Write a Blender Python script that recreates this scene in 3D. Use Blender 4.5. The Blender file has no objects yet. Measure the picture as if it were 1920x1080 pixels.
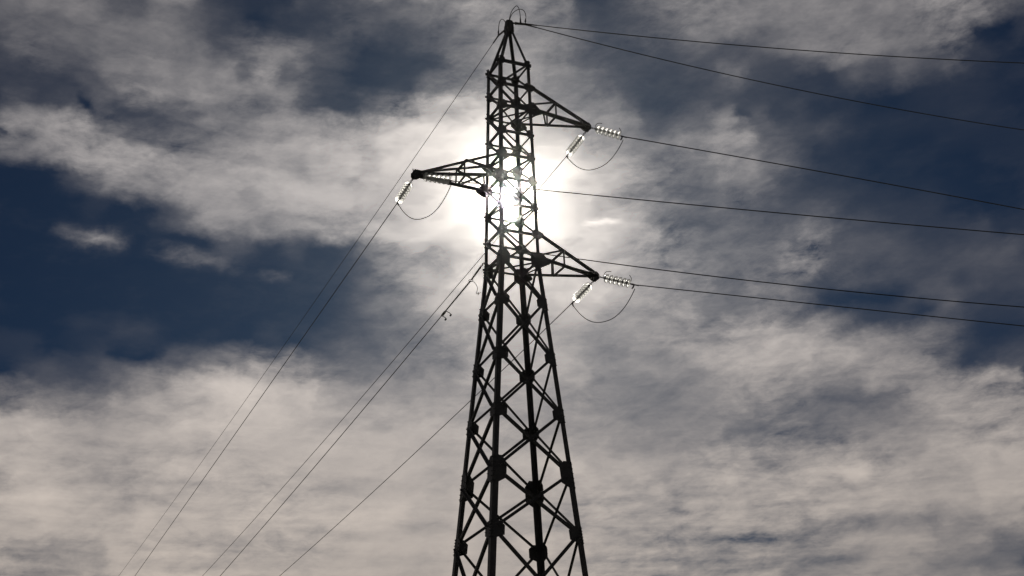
import bpy, bmesh, math, random
from mathutils import Vector, Matrix, Euler

random.seed(7)
scene = bpy.context.scene
col = scene.collection
R = math.radians

# ---------------------------------------------------------------- camera
F_PX = 2530.84
cam = bpy.data.cameras.new("camera")
cam.sensor_fit = 'HORIZONTAL'
cam.sensor_width = 36.0
cam.lens = 36.0 * F_PX / 1920.0
cam.clip_start = 0.1
cam.clip_end = 20000
cam_ob = bpy.data.objects.new("camera", cam)
col.objects.link(cam_ob)
cam_ob.location = (0, 0, 1.6)
cam_ob.matrix_world = (Matrix.Translation((0, 0, 1.6)) @ Matrix.Rotation(R(90 + 22.4447), 4, 'X')
                       @ Matrix.Rotation(R(-1.1138), 4, 'Z'))
scene.camera = cam_ob

# ---------------------------------------------------------------- light
SUN_AZ, SUN_EL = -0.04, 26.38          # degrees, azimuth measured from +Y towards +X
sun_dir = Vector((math.sin(R(SUN_AZ)) * math.cos(R(SUN_EL)), math.cos(R(SUN_AZ)) * math.cos(R(SUN_EL)), math.sin(R(SUN_EL))))
sl = bpy.data.lights.new("sun", 'SUN')
sl.energy = 5.0
sl.angle = R(0.5)
sl.color = (1.0, 0.95, 0.87)
sun_ob = bpy.data.objects.new("sun", sl)
col.objects.link(sun_ob)
sun_ob.rotation_euler = (-sun_dir).to_track_quat('-Z', 'Y').to_euler()
sun_ob.location = (0, 0, 60)

scene.view_settings.view_transform = 'Standard'
scene.view_settings.look = 'None'
scene.view_settings.exposure = -1.2
scene.view_settings.gamma = 1.0
scene.render.engine = 'CYCLES'
scene.cycles.use_denoising = True
scene.cycles.max_bounces = 8
scene.cycles.transparent_max_bounces = 24
scene.render.filter_size = 1.3

# ---------------------------------------------------------------- sky
# cloud cover over the part of the sky in front, rows every degree of elevation from 9 up,
# columns every degree of azimuth from -27 to 27 (0 = clear, 100 = thick lit cloud)
COVER = [
[54, 54, 54, 54, 54, 54, 54, 51, 49, 52, 61, 78, 85, 86, 82, 79, 75, 73, 73, 76, 79, 78, 75, 71, 72, 75, 70, 71, 71, 69, 66, 62, 58, 55, 52, 49, 49, 51, 48, 42, 44, 48, 51, 46, 37, 29, 46, 35, 39, 38, 37, 37, 36, 35, 29],
[6, 65, 66, 68, 69, 69, 70, 40, 34, 52, 58, 87, 97, 129, 112, 73, 47, 60, 57, 78, 78, 75, 78, 77, 92, 75, 70, 71, 71, 69, 66, 46, 52, 10, 26, 38, 49, 74, 52, 27, 19, 27, 39, 36, 20, 20, 13, 13, 0, 0, 0, 0, 0, 0, 0],
[78, 77, 76, 76, 42, 41, 40, 37, 42, 37, 51, 94, 94, 88, 85, 86, 80, 74, 72, 92, 92, 81, 71, 70, 78, 74, 70, 70, 71, 70, 69, 58, 67, 61, 37, 26, 26, 46, 39, 33, 38, 53, 55, 61, 53, 35, 40, 17, 34, 37, 61, 65, 69, 71, 44],
[102, 100, 99, 99, 98, 97, 97, 84, 81, 66, 53, 85, 91, 85, 65, 64, 78, 47, 47, 65, 69, 79, 73, 74, 71, 75, 68, 67, 69, 70, 61, 57, 55, 55, 41, 42, 48, 59, 67, 28, 37, 28, 33, 34, 22, 48, 43, 57, 49, 15, 15, 17, 19, 21, 22],
[80, 81, 81, 81, 93, 93, 101, 129, 107, 64, 53, 77, 90, 89, 93, 92, 73, 77, 79, 82, 100, 106, 90, 66, 69, 75, 66, 64, 68, 71, 79, 50, 48, 42, 49, 75, 61, 59, 66, 74, 62, 57, 75, 63, 61, 57, 62, 87, 81, 82, 82, 105, 105, 105, 89],
[33, 26, 26, 26, 26, 27, 55, 79, 71, 58, 52, 60, 66, 77, 78, 82, 71, 70, 56, 60, 62, 70, 83, 66, 57, 73, 66, 65, 69, 72, 65, 65, 76, 82, 56, 58, 69, 63, 52, 73, 74, 99, 59, 62, 56, 56, 70, 66, 88, 74, 73, 72, 71, 68, 66],
[84, 84, 84, 74, 74, 74, 70, 62, 55, 53, 54, 82, 82, 92, 93, 91, 101, 99, 97, 98, 98, 95, 87, 78, 69, 72, 66, 65, 67, 68, 60, 72, 64, 49, 57, 51, 59, 50, 40, 50, 47, 49, 43, 50, 40, 54, 50, 36, 53, 58, 56, 55, 53, 51, 52],
[106, 113, 121, 125, 128, 91, 91, 84, 68, 70, 79, 81, 80, 96, 97, 89, 93, 88, 84, 92, 97, 102, 92, 84, 69, 73, 65, 62, 59, 57, 42, 51, 51, 42, 37, 34, 25, 11, 20, 28, 16, 22, 32, 29, 34, 38, 49, 58, 45, 48, 82, 80, 78, 52, 49],
[0, 0, 21, 23, 26, 29, 30, 25, 25, 26, 51, 49, 51, 63, 87, 110, 115, 94, 75, 69, 60, 54, 70, 71, 69, 68, 61, 58, 53, 49, 39, 31, 27, 22, 25, 25, 29, 31, 31, 26, 19, 14, 16, 16, 33, 56, 47, 53, 54, 5, 2, 0, 27, 24, 21],
[11, 12, 12, 13, 0, 0, 4, 8, 6, 9, 16, 37, 47, 72, 132, 147, 132, 111, 105, 44, 46, 53, 46, 48, 54, 57, 55, 54, 49, 45, 42, 29, 21, 20, 25, 33, 44, 55, 59, 46, 43, 28, 29, 51, 44, 39, 12, 2, 6, 7, 6, 0, 0, 0, 2],
[0, 0, 0, 0, 0, 2, 2, 0, 1, 2, 0, 0, 10, 13, 17, 29, 56, 47, 33, 17, 17, 21, 34, 35, 48, 48, 51, 52, 47, 44, 39, 24, 24, 34, 27, 35, 61, 67, 58, 64, 58, 43, 49, 49, 47, 34, 14, 2, 1, 2, 6, 6, 6, 6, 6],
[0, 0, 0, 0, 0, 0, 0, 0, 1, 1, 3, 2, 0, 0, 0, 0, 2, 0, 4, 7, 11, 9, 21, 20, 40, 50, 54, 55, 53, 50, 44, 31, 38, 46, 52, 47, 41, 74, 72, 50, 48, 27, 15, 3, 5, 0, 6, 4, 3, 3, 4, 4, 1, 1, 5],
[0, 0, 0, 0, 0, 0, 0, 0, 0, 0, 0, 0, 0, 0, 0, 0, 0, 0, 0, 2, 5, 11, 20, 34, 54, 66, 73, 75, 73, 68, 60, 50, 36, 42, 45, 35, 13, 13, 21, 24, 21, 1, 0, 0, 2, 9, 9, 3, 6, 6, 6, 12, 12, 10, 10],
[0, 0, 0, 0, 0, 0, 0, 0, 0, 0, 0, 0, 0, 0, 0, 0, 0, 0, 0, 0, 6, 16, 28, 70, 91, 95, 99, 103, 98, 84, 74, 72, 58, 54, 48, 27, 19, 12, 24, 23, 11, 6, 12, 7, 8, 6, 6, 7, 8, 9, 4, 3, 7, 6, 5],
[0, 0, 0, 0, 0, 0, 0, 0, 0, 0, 0, 0, 0, 0, 0, 0, 0, 0, 0, 0, 3, 24, 38, 53, 78, 100, 112, 116, 115, 106, 89, 74, 65, 59, 54, 24, 15, 12, 15, 17, 48, 28, 11, 9, 9, 7, 3, 4, 5, 2, 3, 2, 0, 0, 1],
[0, 0, 0, 0, 0, 0, 0, 0, 0, 0, 0, 0, 0, 0, 12, 6, 1, 5, 0, 0, 9, 33, 50, 59, 72, 100, 119, 124, 124, 117, 98, 78, 64, 56, 32, 28, 12, 11, 10, 12, 13, 36, 13, 6, 4, 3, 3, 1, 0, 0, 1, 2, 2, 2, 2],
[0, 0, 0, 0, 0, 0, 0, 0, 2, 0, 0, 5, 14, 44, 52, 53, 33, 35, 45, 58, 61, 75, 90, 102, 111, 119, 125, 128, 126, 117, 104, 87, 64, 52, 20, 13, 11, 16, 12, 7, 6, 8, 5, 2, 2, 1, 1, 0, 0, 0, 1, 1, 1, 1, 1],
[0, 0, 0, 0, 0, 0, 0, 8, 18, 29, 25, 35, 51, 69, 65, 36, 51, 82, 91, 106, 95, 105, 113, 117, 121, 123, 128, 130, 127, 118, 103, 85, 62, 40, 33, 18, 12, 17, 22, 18, 6, 3, 2, 1, 0, 0, 0, 0, 0, 1, 1, 1, 1, 0, 0],
[71, 69, 27, 23, 19, 24, 29, 57, 64, 55, 43, 62, 57, 55, 66, 54, 50, 38, 62, 57, 90, 98, 106, 112, 117, 123, 127, 130, 130, 121, 96, 69, 62, 49, 34, 24, 18, 32, 35, 19, 16, 6, 1, 1, 0, 0, 0, 1, 1, 1, 1, 0, 0, 0, 0],
[14, 29, 33, 30, 42, 30, 57, 57, 14, 18, 14, 15, 23, 29, 37, 55, 70, 66, 81, 116, 70, 97, 105, 112, 120, 127, 132, 132, 120, 101, 76, 55, 43, 31, 22, 32, 34, 54, 51, 9, 8, 4, 6, 2, 1, 1, 1, 1, 2, 2, 1, 0, 0, 0, 0],
[0, 0, 0, 0, 8, 4, 7, 0, 11, 5, 6, 11, 18, 34, 33, 43, 48, 61, 62, 59, 55, 82, 97, 108, 118, 127, 132, 128, 101, 69, 51, 39, 27, 18, 6, 12, 13, 29, 2, 7, 2, 3, 1, 1, 0, 0, 1, 2, 2, 2, 1, 1, 1, 1, 1],
[9, 7, 7, 6, 5, 5, 4, 9, 10, 23, 36, 28, 44, 34, 35, 18, 26, 8, 3, 1, 6, 22, 41, 51, 61, 69, 78, 82, 67, 45, 32, 23, 17, 4, 0, 1, 4, 6, 5, 4, 3, 2, 2, 6, 9, 7, 14, 9, 12, 5, 2, 0, 0, 3, 5],
[11, 10, 10, 6, 13, 19, 13, 13, 21, 28, 33, 22, 28, 30, 13, 37, 9, 11, 6, 4, 0, 0, 0, 10, 15, 22, 32, 42, 39, 29, 22, 18, 8, 2, 2, 2, 4, 9, 19, 6, 6, 13, 23, 29, 31, 23, 19, 25, 30, 1, 0, 4, 1, 3, 11],
[17, 16, 13, 12, 14, 16, 17, 20, 25, 22, 23, 20, 21, 10, 18, 18, 19, 16, 7, 6, 0, 0, 0, 0, 12, 19, 28, 37, 34, 26, 19, 8, 7, 5, 4, 6, 13, 10, 7, 12, 21, 29, 25, 29, 30, 27, 24, 30, 29, 38, 15, 15, 11, 11, 11],
[17, 17, 17, 17, 26, 32, 31, 26, 15, 12, 22, 19, 13, 6, 4, 0, 3, 3, 6, 9, 6, 5, 5, 10, 14, 23, 31, 37, 33, 25, 17, 11, 5, 6, 12, 13, 27, 33, 37, 41, 29, 27, 33, 36, 31, 38, 27, 62, 62, 69, 17, 17, 11, 11, 11],
[17, 17, 17, 24, 20, 33, 31, 26, 16, 13, 35, 36, 10, 4, 2, 1, 1, 6, 6, 8, 8, 8, 12, 14, 18, 30, 34, 37, 34, 27, 18, 2, 3, 10, 16, 23, 33, 31, 41, 33, 26, 31, 39, 37, 32, 38, 27, 61, 62, 71, 20, 13, 11, 11, 11],
[17, 17, 17, 24, 20, 34, 31, 24, 15, 15, 35, 34, 9, 4, 2, 1, 0, 1, 11, 18, 22, 24, 37, 37, 20, 33, 35, 37, 34, 28, 19, 1, 2, 5, 11, 22, 33, 31, 41, 33, 26, 31, 39, 38, 32, 46, 21, 48, 62, 71, 23, 16, 12, 11, 11],
[17, 17, 17, 25, 21, 36, 29, 28, 8, 16, 36, 33, 8, 3, 2, 1, 0, 1, 11, 18, 22, 24, 37, 37, 20, 33, 35, 37, 34, 29, 20, 1, 2, 9, 11, 21, 32, 31, 41, 33, 26, 23, 40, 39, 28, 46, 21, 47, 61, 78, 40, 13, 14, 11, 11],
]
world = bpy.data.worlds.new("World")
scene.world = world
world.use_nodes = True
nt = world.node_tree
nt.nodes.clear()


def N(tree, kind, **kw):
    n = tree.nodes.new(kind)
    for k, v in kw.items():
        if k.startswith('i_'):
            key = k[2:]
            key = int(key) if key.isdigit() else key
            n.inputs[key].default_value = v
        else:
            setattr(n, k, v)
    return n


def math_n(tree, op, a, b=None, c=None, clamp=False):
    n = tree.nodes.new('ShaderNodeMath')
    n.operation = op
    n.use_clamp = clamp
    for i, v in enumerate((a, b, c)):
        if v is None:
            continue
        if isinstance(v, (int, float)):
            n.inputs[i].default_value = v
        else:
            tree.links.new(v, n.inputs[i])
    return n.outputs[0]


def vmath(tree, op, a, b=None, scale=None):
    n = tree.nodes.new('ShaderNodeVectorMath')
    n.operation = op
    for i, v in enumerate((a, b)):
        if v is None:
            continue
        if isinstance(v, (tuple, list)):
            n.inputs[i].default_value = v
        else:
            tree.links.new(v, n.inputs[i])
    if scale is not None:
        if isinstance(scale, (int, float)):
            n.inputs['Scale'].default_value = scale
        else:
            tree.links.new(scale, n.inputs['Scale'])
    return n.outputs['Value'] if op in ('DOT_PRODUCT', 'LENGTH', 'DISTANCE') else n.outputs['Vector']


def noise(tree, vec, scale, detail, rough, lac=2.0, dist=0.0):
    n = N(tree, 'ShaderNodeTexNoise', noise_dimensions='3D')
    n.inputs['Scale'].default_value = scale
    n.inputs['Detail'].default_value = detail
    n.inputs['Roughness'].default_value = rough
    n.inputs['Lacunarity'].default_value = lac
    n.inputs['Distortion'].default_value = dist
    tree.links.new(vec, n.inputs['Vector'])
    return n


def build_sky(t):
    L = t.links.new
    tc = N(t, 'ShaderNodeTexCoord')
    d = vmath(t, 'NORMALIZE', tc.outputs['Generated'])
    sep = N(t, 'ShaderNodeSeparateXYZ')
    L(d, sep.inputs[0])
    az = math_n(t, 'MULTIPLY', math_n(t, 'ARCTAN2', sep.outputs[0], sep.outputs[1]), 180 / math.pi)
    el = math_n(t, 'MULTIPLY', math_n(t, 'ARCSINE', sep.outputs[2]), 180 / math.pi)
    # the air: clear sky
    sky = N(t, 'ShaderNodeTexSky', sky_type='NISHITA')
    sky.sun_disc = False
    sky.sun_elevation = R(SUN_EL)
    sky.sun_rotation = R(SUN_AZ)
    sky.altitude = 300
    sky.air_density = 1.0
    sky.dust_density = 0.6
    sky.ozone_density = 2.0
    # cloud space: azimuth and elevation in degrees, wind-streaked
    cv = N(t, 'ShaderNodeCombineXYZ')
    L(az, cv.inputs[0])
    L(el, cv.inputs[1])
    cvec = cv.outputs[0]
    # domain warp, large and small
    st = vmath(t, 'MULTIPLY', cvec, (0.80, 1.20, 1.0))
    w1 = noise(t, st, 0.22, 3, 0.55)
    w2 = noise(t, vmath(t, 'ADD', st, (40.0, 13.0, 5.0)), 0.9, 4, 0.6)
    o1 = vmath(t, 'MULTIPLY', vmath(t, 'SUBTRACT', w1.outputs['Color'], (0.5, 0.5, 0.5)), (1.9, 1.2, 0.0))
    o2 = vmath(t, 'MULTIPLY', vmath(t, 'SUBTRACT', w2.outputs['Color'], (0.5, 0.5, 0.5)), (1.6, 1.0, 0.0))
    wp = vmath(t, 'ADD', vmath(t, 'ADD', cvec, o1), o2)
    ws = N(t, 'ShaderNodeSeparateXYZ')
    L(wp, ws.inputs[0])
    u = math_n(t, 'MULTIPLY_ADD', ws.outputs[0], 1 / 54.0, 0.5, clamp=True)
    v = math_n(t, 'SUBTRACT', ws.outputs[1], 9.0)
    v = math_n(t, 'MINIMUM', math_n(t, 'MAXIMUM', v, 0.0), float(len(COVER) - 1))
    cover = None
    for j, row in enumerate(COVER):
        dist = math_n(t, 'ABSOLUTE', math_n(t, 'SUBTRACT', v, float(j)))
        mr = N(t, 'ShaderNodeMapRange', interpolation_type='SMOOTHSTEP')
        L(dist, mr.inputs['Value'])
        mr.inputs['From Min'].default_value = 0
        mr.inputs['From Max'].default_value = 1
        mr.inputs['To Min'].default_value = 1
        mr.inputs['To Max'].default_value = 0
        fc = N(t, 'ShaderNodeFloatCurve')
        c = fc.mapping.curves[0]
        n = len(row)
        c.points[0].location = (0.0, row[0] / 150.0)
        c.points[1].location = (1.0, row[-1] / 150.0)
        for i in range(1, n - 1):
            c.points.new(i / (n - 1), row[i] / 150.0)
        for pt in c.points:
            pt.handle_type = 'AUTO_CLAMPED'
        fc.mapping.update()
        L(u, fc.inputs['Value'])
        term = math_n(t, 'MULTIPLY', fc.outputs[0], mr.outputs[0])
        cover = term if cover is None else math_n(t, 'ADD', cover, term)
    cover = math_n(t, 'MULTIPLY', cover, 1.5)
    # cloud texture: billows and finer streaks
    bp = vmath(t, 'ADD', st, vmath(t, 'MULTIPLY', o2, (0.35, 0.35, 0.0)))
    n1 = noise(t, vmath(t, 'ADD', bp, (7.0, 3.0, 11.0)), 0.36, 9, 0.59, 2.1, 0.3)
    sp = vmath(t, 'MULTIPLY', bp, (0.55, 1.6, 1.0))
    n2 = noise(t, vmath(t, 'ADD', sp, (-17.0, 31.0, 2.0)), 0.70, 8, 0.60, 2.1, 0.3)
    tex = math_n(t, 'ADD', math_n(t, 'MULTIPLY', math_n(t, 'SUBTRACT', n1.outputs['Fac'], 0.5), 1.25),
                 math_n(t, 'MULTIPLY', math_n(t, 'SUBTRACT', n2.outputs['Fac'], 0.5), 0.75))
    # texture modulates the optical depth of the cloud: thin places stay thin
    n5 = noise(t, vmath(t, 'ADD', vmath(t, 'MULTIPLY', bp, (0.85, 1.3, 1.0)), (3.0, -9.0, 21.0)), 1.9, 7, 0.68, 2.1, 0.9)
    tex = math_n(t, 'ADD', tex, math_n(t, 'MULTIPLY', math_n(t, 'SUBTRACT', n5.outputs['Fac'], 0.5), 0.30))
    # fibres: rotated, drawn-out noise, and level banding towards the horizon
    ca, sa = math.cos(R(38)), math.sin(R(38))
    fx = vmath(t, 'DOT_PRODUCT', bp, (ca * 0.22, sa * 0.22, 0.0))
    fy = vmath(t, 'DOT_PRODUCT', bp, (-sa * 1.1, ca * 1.1, 0.0))
    fv = N(t, 'ShaderNodeCombineXYZ')
    L(fx, fv.inputs[0])
    L(fy, fv.inputs[1])
    n3 = noise(t, fv.outputs[0], 0.8, 6, 0.6, 2.1, 0.4)
    n4 = noise(t, vmath(t, 'MULTIPLY', bp, (0.10, 0.95, 1.0)), 0.8, 6, 0.55, 2.1, 0.2)
    tex = math_n(t, 'ADD', tex, math_n(t, 'MULTIPLY', math_n(t, 'SUBTRACT', n3.outputs['Fac'], 0.5), 0.55))
    lowband = math_n(t, 'MULTIPLY_ADD', el, -0.09, 1.75, clamp=True)
    tex = math_n(t, 'ADD', tex, math_n(t, 'MULTIPLY', math_n(t, 'SUBTRACT', n4.outputs['Fac'], 0.5), math_n(t, 'MULTIPLY', lowband, 1.5)))
    amp = math_n(t, 'MULTIPLY', math_n(t, 'MULTIPLY', math_n(t, 'MULTIPLY', cover, cover), 20.0), math_n(t, 'POWER', 2.718, math_n(t, 'MULTIPLY', cover, -4.0)))
    amp = math_n(t, 'ADD', amp, math_n(t, 'MULTIPLY', cover, 0.45))
    # some parts of the deck are torn, others a smooth veil
    n6 = noise(t, vmath(t, 'ADD', st, (90.0, 5.0, 40.0)), 0.16, 2, 0.5)
    mr6 = N(t, 'ShaderNodeMapRange', interpolation_type='SMOOTHSTEP')
    L(n6.outputs['Fac'], mr6.inputs['Value'])
    mr6.inputs['From Min'].default_value = 0.36
    mr6.inputs['From Max'].default_value = 0.66
    mr6.inputs['To Min'].default_value = 0.60
    mr6.inputs['To Max'].default_value = 1.35
    amp = math_n(t, 'MULTIPLY', amp, mr6.outputs[0])
    amp = math_n(t, 'MULTIPLY', amp, math_n(t, 'MULTIPLY_ADD', lowband, 0.1, 1.0))
    dens = math_n(t, 'MULTIPLY_ADD', tex, amp, cover)
    dens = math_n(t, 'MAXIMUM', dens, math_n(t, 'MULTIPLY', cover, 0.15))
    dens = math_n(t, 'ADD', dens, math_n(t, 'MULTIPLY', math_n(t, 'MAXIMUM', tex, 0.0), 0.025))
    # three short, fading contrails
    for (a0, e0, a1, e1, wd, k, rag) in TRAILS:
        ln = math.hypot(a1 - a0, e1 - e0)
        dx, dy = (a1 - a0) / ln, (e1 - e0) / ln
        rel = vmath(t, 'SUBTRACT', vmath(t, 'ADD', cvec, vmath(t, 'MULTIPLY', o2, (1.0, 1.0, 0.0))), (a0, e0, 0.0))
        along = vmath(t, 'DOT_PRODUCT', rel, (dx / ln, dy / ln, 0.0))
        across = vmath(t, 'DOT_PRODUCT', rel, (-dy / wd, dx / wd, 0.0))
        f1 = math_n(t, 'MULTIPLY', math_n(t, 'MULTIPLY', along, math_n(t, 'SUBTRACT', 1.0, along)), 4.0, clamp=True)
        f2 = math_n(t, 'POWER', 2.718, math_n(t, 'MULTIPLY', math_n(t, 'MULTIPLY', across, across), -1.0))
        dens = math_n(t, 'ADD', dens, math_n(t, 'MULTIPLY', math_n(t, 'MULTIPLY', math_n(t, 'POWER', f1, 1.6), f2), math_n(t, 'MAXIMUM', math_n(t, 'MULTIPLY_ADD', tex, k * rag, k), 0.0)))
    # soft shoulder
    alpha = math_n(t, 'SUBTRACT', 1.0, math_n(t, 'POWER', 2.718, math_n(t, 'MULTIPLY', dens, -0.78)))
    alpha = math_n(t, 'MULTIPLY', alpha, 1.52)
    alpha = math_n(t, 'MINIMUM', math_n(t, 'MAXIMUM', alpha, 0.0), 1.3)
    # forward scattering of sunlight through the cloud (two Henyey-Greenstein lobes)
    cs = vmath(t, 'DOT_PRODUCT', d, tuple(sun_dir))

    def hg(g, k):
        den = math_n(t, 'POWER', math_n(t, 'MULTIPLY_ADD', cs, -2 * g, 1 + g * g), 1.5)
        return math_n(t, 'DIVIDE', k * (1 - g) ** 3, den)
    fwd = math_n(t, 'ADD', hg(0.970, 44.0), hg(0.88, 4.2))
    thick = math_n(t, 'MULTIPLY_ADD', alpha, 0.75, 0.25)
    glow = math_n(t, 'MULTIPLY', math_n(t, 'MULTIPLY', fwd, thick), math_n(t, 'MAXIMUM', math_n(t, 'MULTIPLY_ADD', tex, 1.6, 1.0), 0.3))
    # colours (scene radiance / strength)
    ccol = N(t, 'ShaderNodeMix', data_type='RGBA')
    low = math_n(t, 'MULTIPLY_ADD', el, -1 / 14.0, 24 / 14.0, clamp=True)
    L(low, ccol.inputs['Factor'])
    ccol.inputs['A'].default_value = (12.6, 11.7, 11.3, 1)
    ccol.inputs['B'].default_value = (14.3, 12.4, 10.8, 1)
    gcol = vmath(t, 'SCALE', (1.0, 0.93, 0.82), scale=glow)
    deep = N(t, 'ShaderNodeGamma')
    L(sky.outputs['Color'], deep.inputs['Color'])
    deep.inputs['Gamma'].default_value = 1.0
    skyc = vmath(t, 'MULTIPLY', deep.outputs[0], SKY_TINT)
    mix = N(t, 'ShaderNodeMix', data_type='RGBA', clamp_factor=False)
    L(alpha, mix.inputs['Factor'])
    L(skyc, mix.inputs['A'])
    L(ccol.outputs['Result'], mix.inputs['B'])
    tot = vmath(t, 'ADD', mix.outputs['Result'], gcol)
    bg = N(t, 'ShaderNodeBackground')
    bg.inputs['Strength'].default_value = 0.1
    L(tot, bg.inputs['Color'])
    out = N(t, 'ShaderNodeOutputWorld')
    L(bg.outputs[0], out.inputs['Surface'])


# drawn-out wisps and short contrails: azimuth, elevation at each end, half-width, depth, raggedness
TRAILS = [
    (3.06, 25.32, 5.29, 24.97, 0.11, 1.3, 0.3),
    (12.61, 13.22, 15.09, 12.95, 0.13, 0.12, 1.0),
    (-14.86, 27.25, -9.46, 27.03, 0.16, 0.14, 0.6),
    (-20.87, 23.98, -16.98, 23.57, 0.34, 0.20, 3.5),
    (-19.40, 23.89, -17.68, 23.76, 0.22, 0.11, 3.5),
    (-16.75, 23.59, -11.90, 23.07, 0.30, 0.13, 3.5),
    (-11.65, 22.86, -9.73, 22.69, 0.22, 0.08, 3.5),
    (8.38, 14.71, 13.62, 23.19, 0.55, 0.10, 1.0),
    (10.63, 17.00, 14.20, 20.24, 0.35, 0.09, 1.0),
    (17.21, 19.03, 21.13, 21.56, 0.40, 0.05, 1.0)]
SKY_TINT = (0.046, 0.088, 0.148)
build_sky(nt)
world.cycles.sampling_method = 'MANUAL'
world.cycles.sample_map_resolution = 512


# ---------------------------------------------------------------- materials
def mat_steel(name, base, var, metallic, rough):
    m = bpy.data.materials.new(name)
    m.use_nodes = True
    t = m.node_tree
    b = t.nodes['Principled BSDF']
    tc = N(t, 'ShaderNodeTexCoord')
    n = noise(t, tc.outputs['Object'], 3.0, 6, 0.6)
    n2 = noise(t, tc.outputs['Object'], 40.0, 3, 0.6)
    f = math_n(t, 'ADD', math_n(t, 'MULTIPLY', n.outputs['Fac'], 0.7), math_n(t, 'MULTIPLY', n2.outputs['Fac'], 0.3))
    r = N(t, 'ShaderNodeValToRGB')
    r.color_ramp.elements[0].position = 0.35
    r.color_ramp.elements[1].position = 0.65
    r.color_ramp.elements[0].color = (*[c * (1 - var) for c in base], 1)
    r.color_ramp.elements[1].color = (*[c * (1 + var) for c in base], 1)
    t.links.new(f, r.inputs[0])
    t.links.new(r.outputs[0], b.inputs['Base Color'])
    b.inputs['Metallic'].default_value = metallic
    b.inputs['Roughness'].default_value = rough
    t.links.new(math_n(t, 'MULTIPLY_ADD', n2.outputs['Fac'], 0.3, rough - 0.15), b.inputs['Roughness'])
    return m


M_STEEL = mat_steel("weathered_steel", (0.022, 0.022, 0.024), 0.4, 0.2, 0.62)
M_CABLE = mat_steel("aged_aluminium_cable", (0.060, 0.060, 0.062), 0.25, 0.2, 0.6)
M_SHEATH = mat_steel("black_cable_sheath", (0.020, 0.020, 0.020), 0.2, 0.0, 0.6)
M_IRON = mat_steel("cast_iron_fitting", (0.045, 0.042, 0.040), 0.3, 0.3, 0.6)
M_CONC = mat_steel("concrete", (0.32, 0.31, 0.29), 0.2, 0.0, 0.9)


def mat_glass():
    """ribbed toughened glass: partly clear, partly spreading the light that passes through it"""
    m = bpy.data.materials.new("toughened_glass")
    m.use_nodes = True
    t = m.node_tree
    t.nodes.clear()
    tc = N(t, 'ShaderNodeTexCoord')
    n = noise(t, tc.outputs['Object'], 30.0, 3, 0.6)
    rf = N(t, 'ShaderNodeBsdfRefraction')
    rf.inputs['Color'].default_value = (0.99, 0.99, 0.97, 1)
    rf.inputs['IOR'].default_value = 1.3
    t.links.new(math_n(t, 'MULTIPLY_ADD', n.outputs['Fac'], 0.3, 0.65), rf.inputs['Roughness'])
    tr = N(t, 'ShaderNodeBsdfTransparent')
    tr.inputs['Color'].default_value = (0.95, 0.95, 0.945, 1)
    gl = N(t, 'ShaderNodeBsdfGlossy')
    gl.inputs['Roughness'].default_value = 0.15
    lw = N(t, 'ShaderNodeLayerWeight')
    lw.inputs['Blend'].default_value = 0.35
    tl = N(t, 'ShaderNodeBsdfTranslucent')
    tl.inputs['Color'].default_value = (0.98, 0.975, 0.955, 1)
    m0 = N(t, 'ShaderNodeMixShader')
    m0.inputs[0].default_value = 0.58
    t.links.new(rf.outputs[0], m0.inputs[1])
    t.links.new(tl.outputs[0], m0.inputs[2])
    m1 = N(t, 'ShaderNodeMixShader')
    t.links.new(math_n(t, 'MULTIPLY_ADD', n.outputs['Fac'], 0.6, 0.27), m1.inputs[0])
    t.links.new(tr.outputs[0], m1.inputs[1])
    t.links.new(m0.outputs[0], m1.inputs[2])
    m2 = N(t, 'ShaderNodeMixShader')
    t.links.new(math_n(t, 'MULTIPLY', lw.outputs['Fresnel'], 0.6), m2.inputs[0])
    t.links.new(m1.outputs[0], m2.inputs[1])
    t.links.new(gl.outputs[0], m2.inputs[2])
    o = N(t, 'ShaderNodeOutputMaterial')
    t.links.new(m2.outputs[0], o.inputs['Surface'])
    return m


M_GLASS = mat_glass()


def mat_ground():
    m = bpy.data.materials.new("dry_grass_field")
    m.use_nodes = True
    t = m.node_tree
    b = t.nodes['Principled BSDF']
    tc = N(t, 'ShaderNodeTexCoord')
    n = noise(t, tc.outputs['Object'], 0.05, 8, 0.65)
    n2 = noise(t, tc.outputs['Object'], 2.5, 6, 0.7)
    f = math_n(t, 'ADD', math_n(t, 'MULTIPLY', n.outputs['Fac'], 0.5), math_n(t, 'MULTIPLY', n2.outputs['Fac'], 0.5))
    r = N(t, 'ShaderNodeValToRGB')
    r.color_ramp.elements[0].position = 0.38
    r.color_ramp.elements[1].position = 0.62
    r.color_ramp.elements[0].color = (0.030, 0.042, 0.016, 1)
    r.color_ramp.elements[1].color = (0.085, 0.085, 0.038, 1)
    t.links.new(f, r.inputs[0])
    t.links.new(r.outputs[0], b.inputs['Base Color'])
    b.inputs['Roughness'].default_value = 0.95
    return m


# ---------------------------------------------------------------- mesh helpers
def link(name, bm, material, parent=None, smooth=False):
    bmesh.ops.recalc_face_normals(bm, faces=bm.faces)
    me = bpy.data.meshes.new(name)
    bm.to_mesh(me)
    bm.free()
    me.materials.append(material)
    if smooth:
        for p in me.polygons:
            p.use_smooth = True
    o = bpy.data.objects.new(name, me)
    col.objects.link(o)
    if parent is not None:
        o.parent = parent
        o.matrix_parent_inverse = inv_of(parent)
    return o


def world_of(o):
    m = o.matrix_basis.copy()
    if o.parent:
        m = world_of(o.parent) @ o.matrix_parent_inverse @ m
    return m


def inv_of(o):
    return world_of(o).inverted()


def tag(o, label=None, category=None, group=None, kind=None):
    if label:
        o['label'] = label
    if category:
        o['category'] = category
    if group:
        o['group'] = group
    if kind:
        o['kind'] = kind
    return o


def empty(name, loc):
    o = bpy.data.objects.new(name, None)
    o.empty_display_size = 0.3
    o.location = loc
    col.objects.link(o)
    return o


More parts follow.
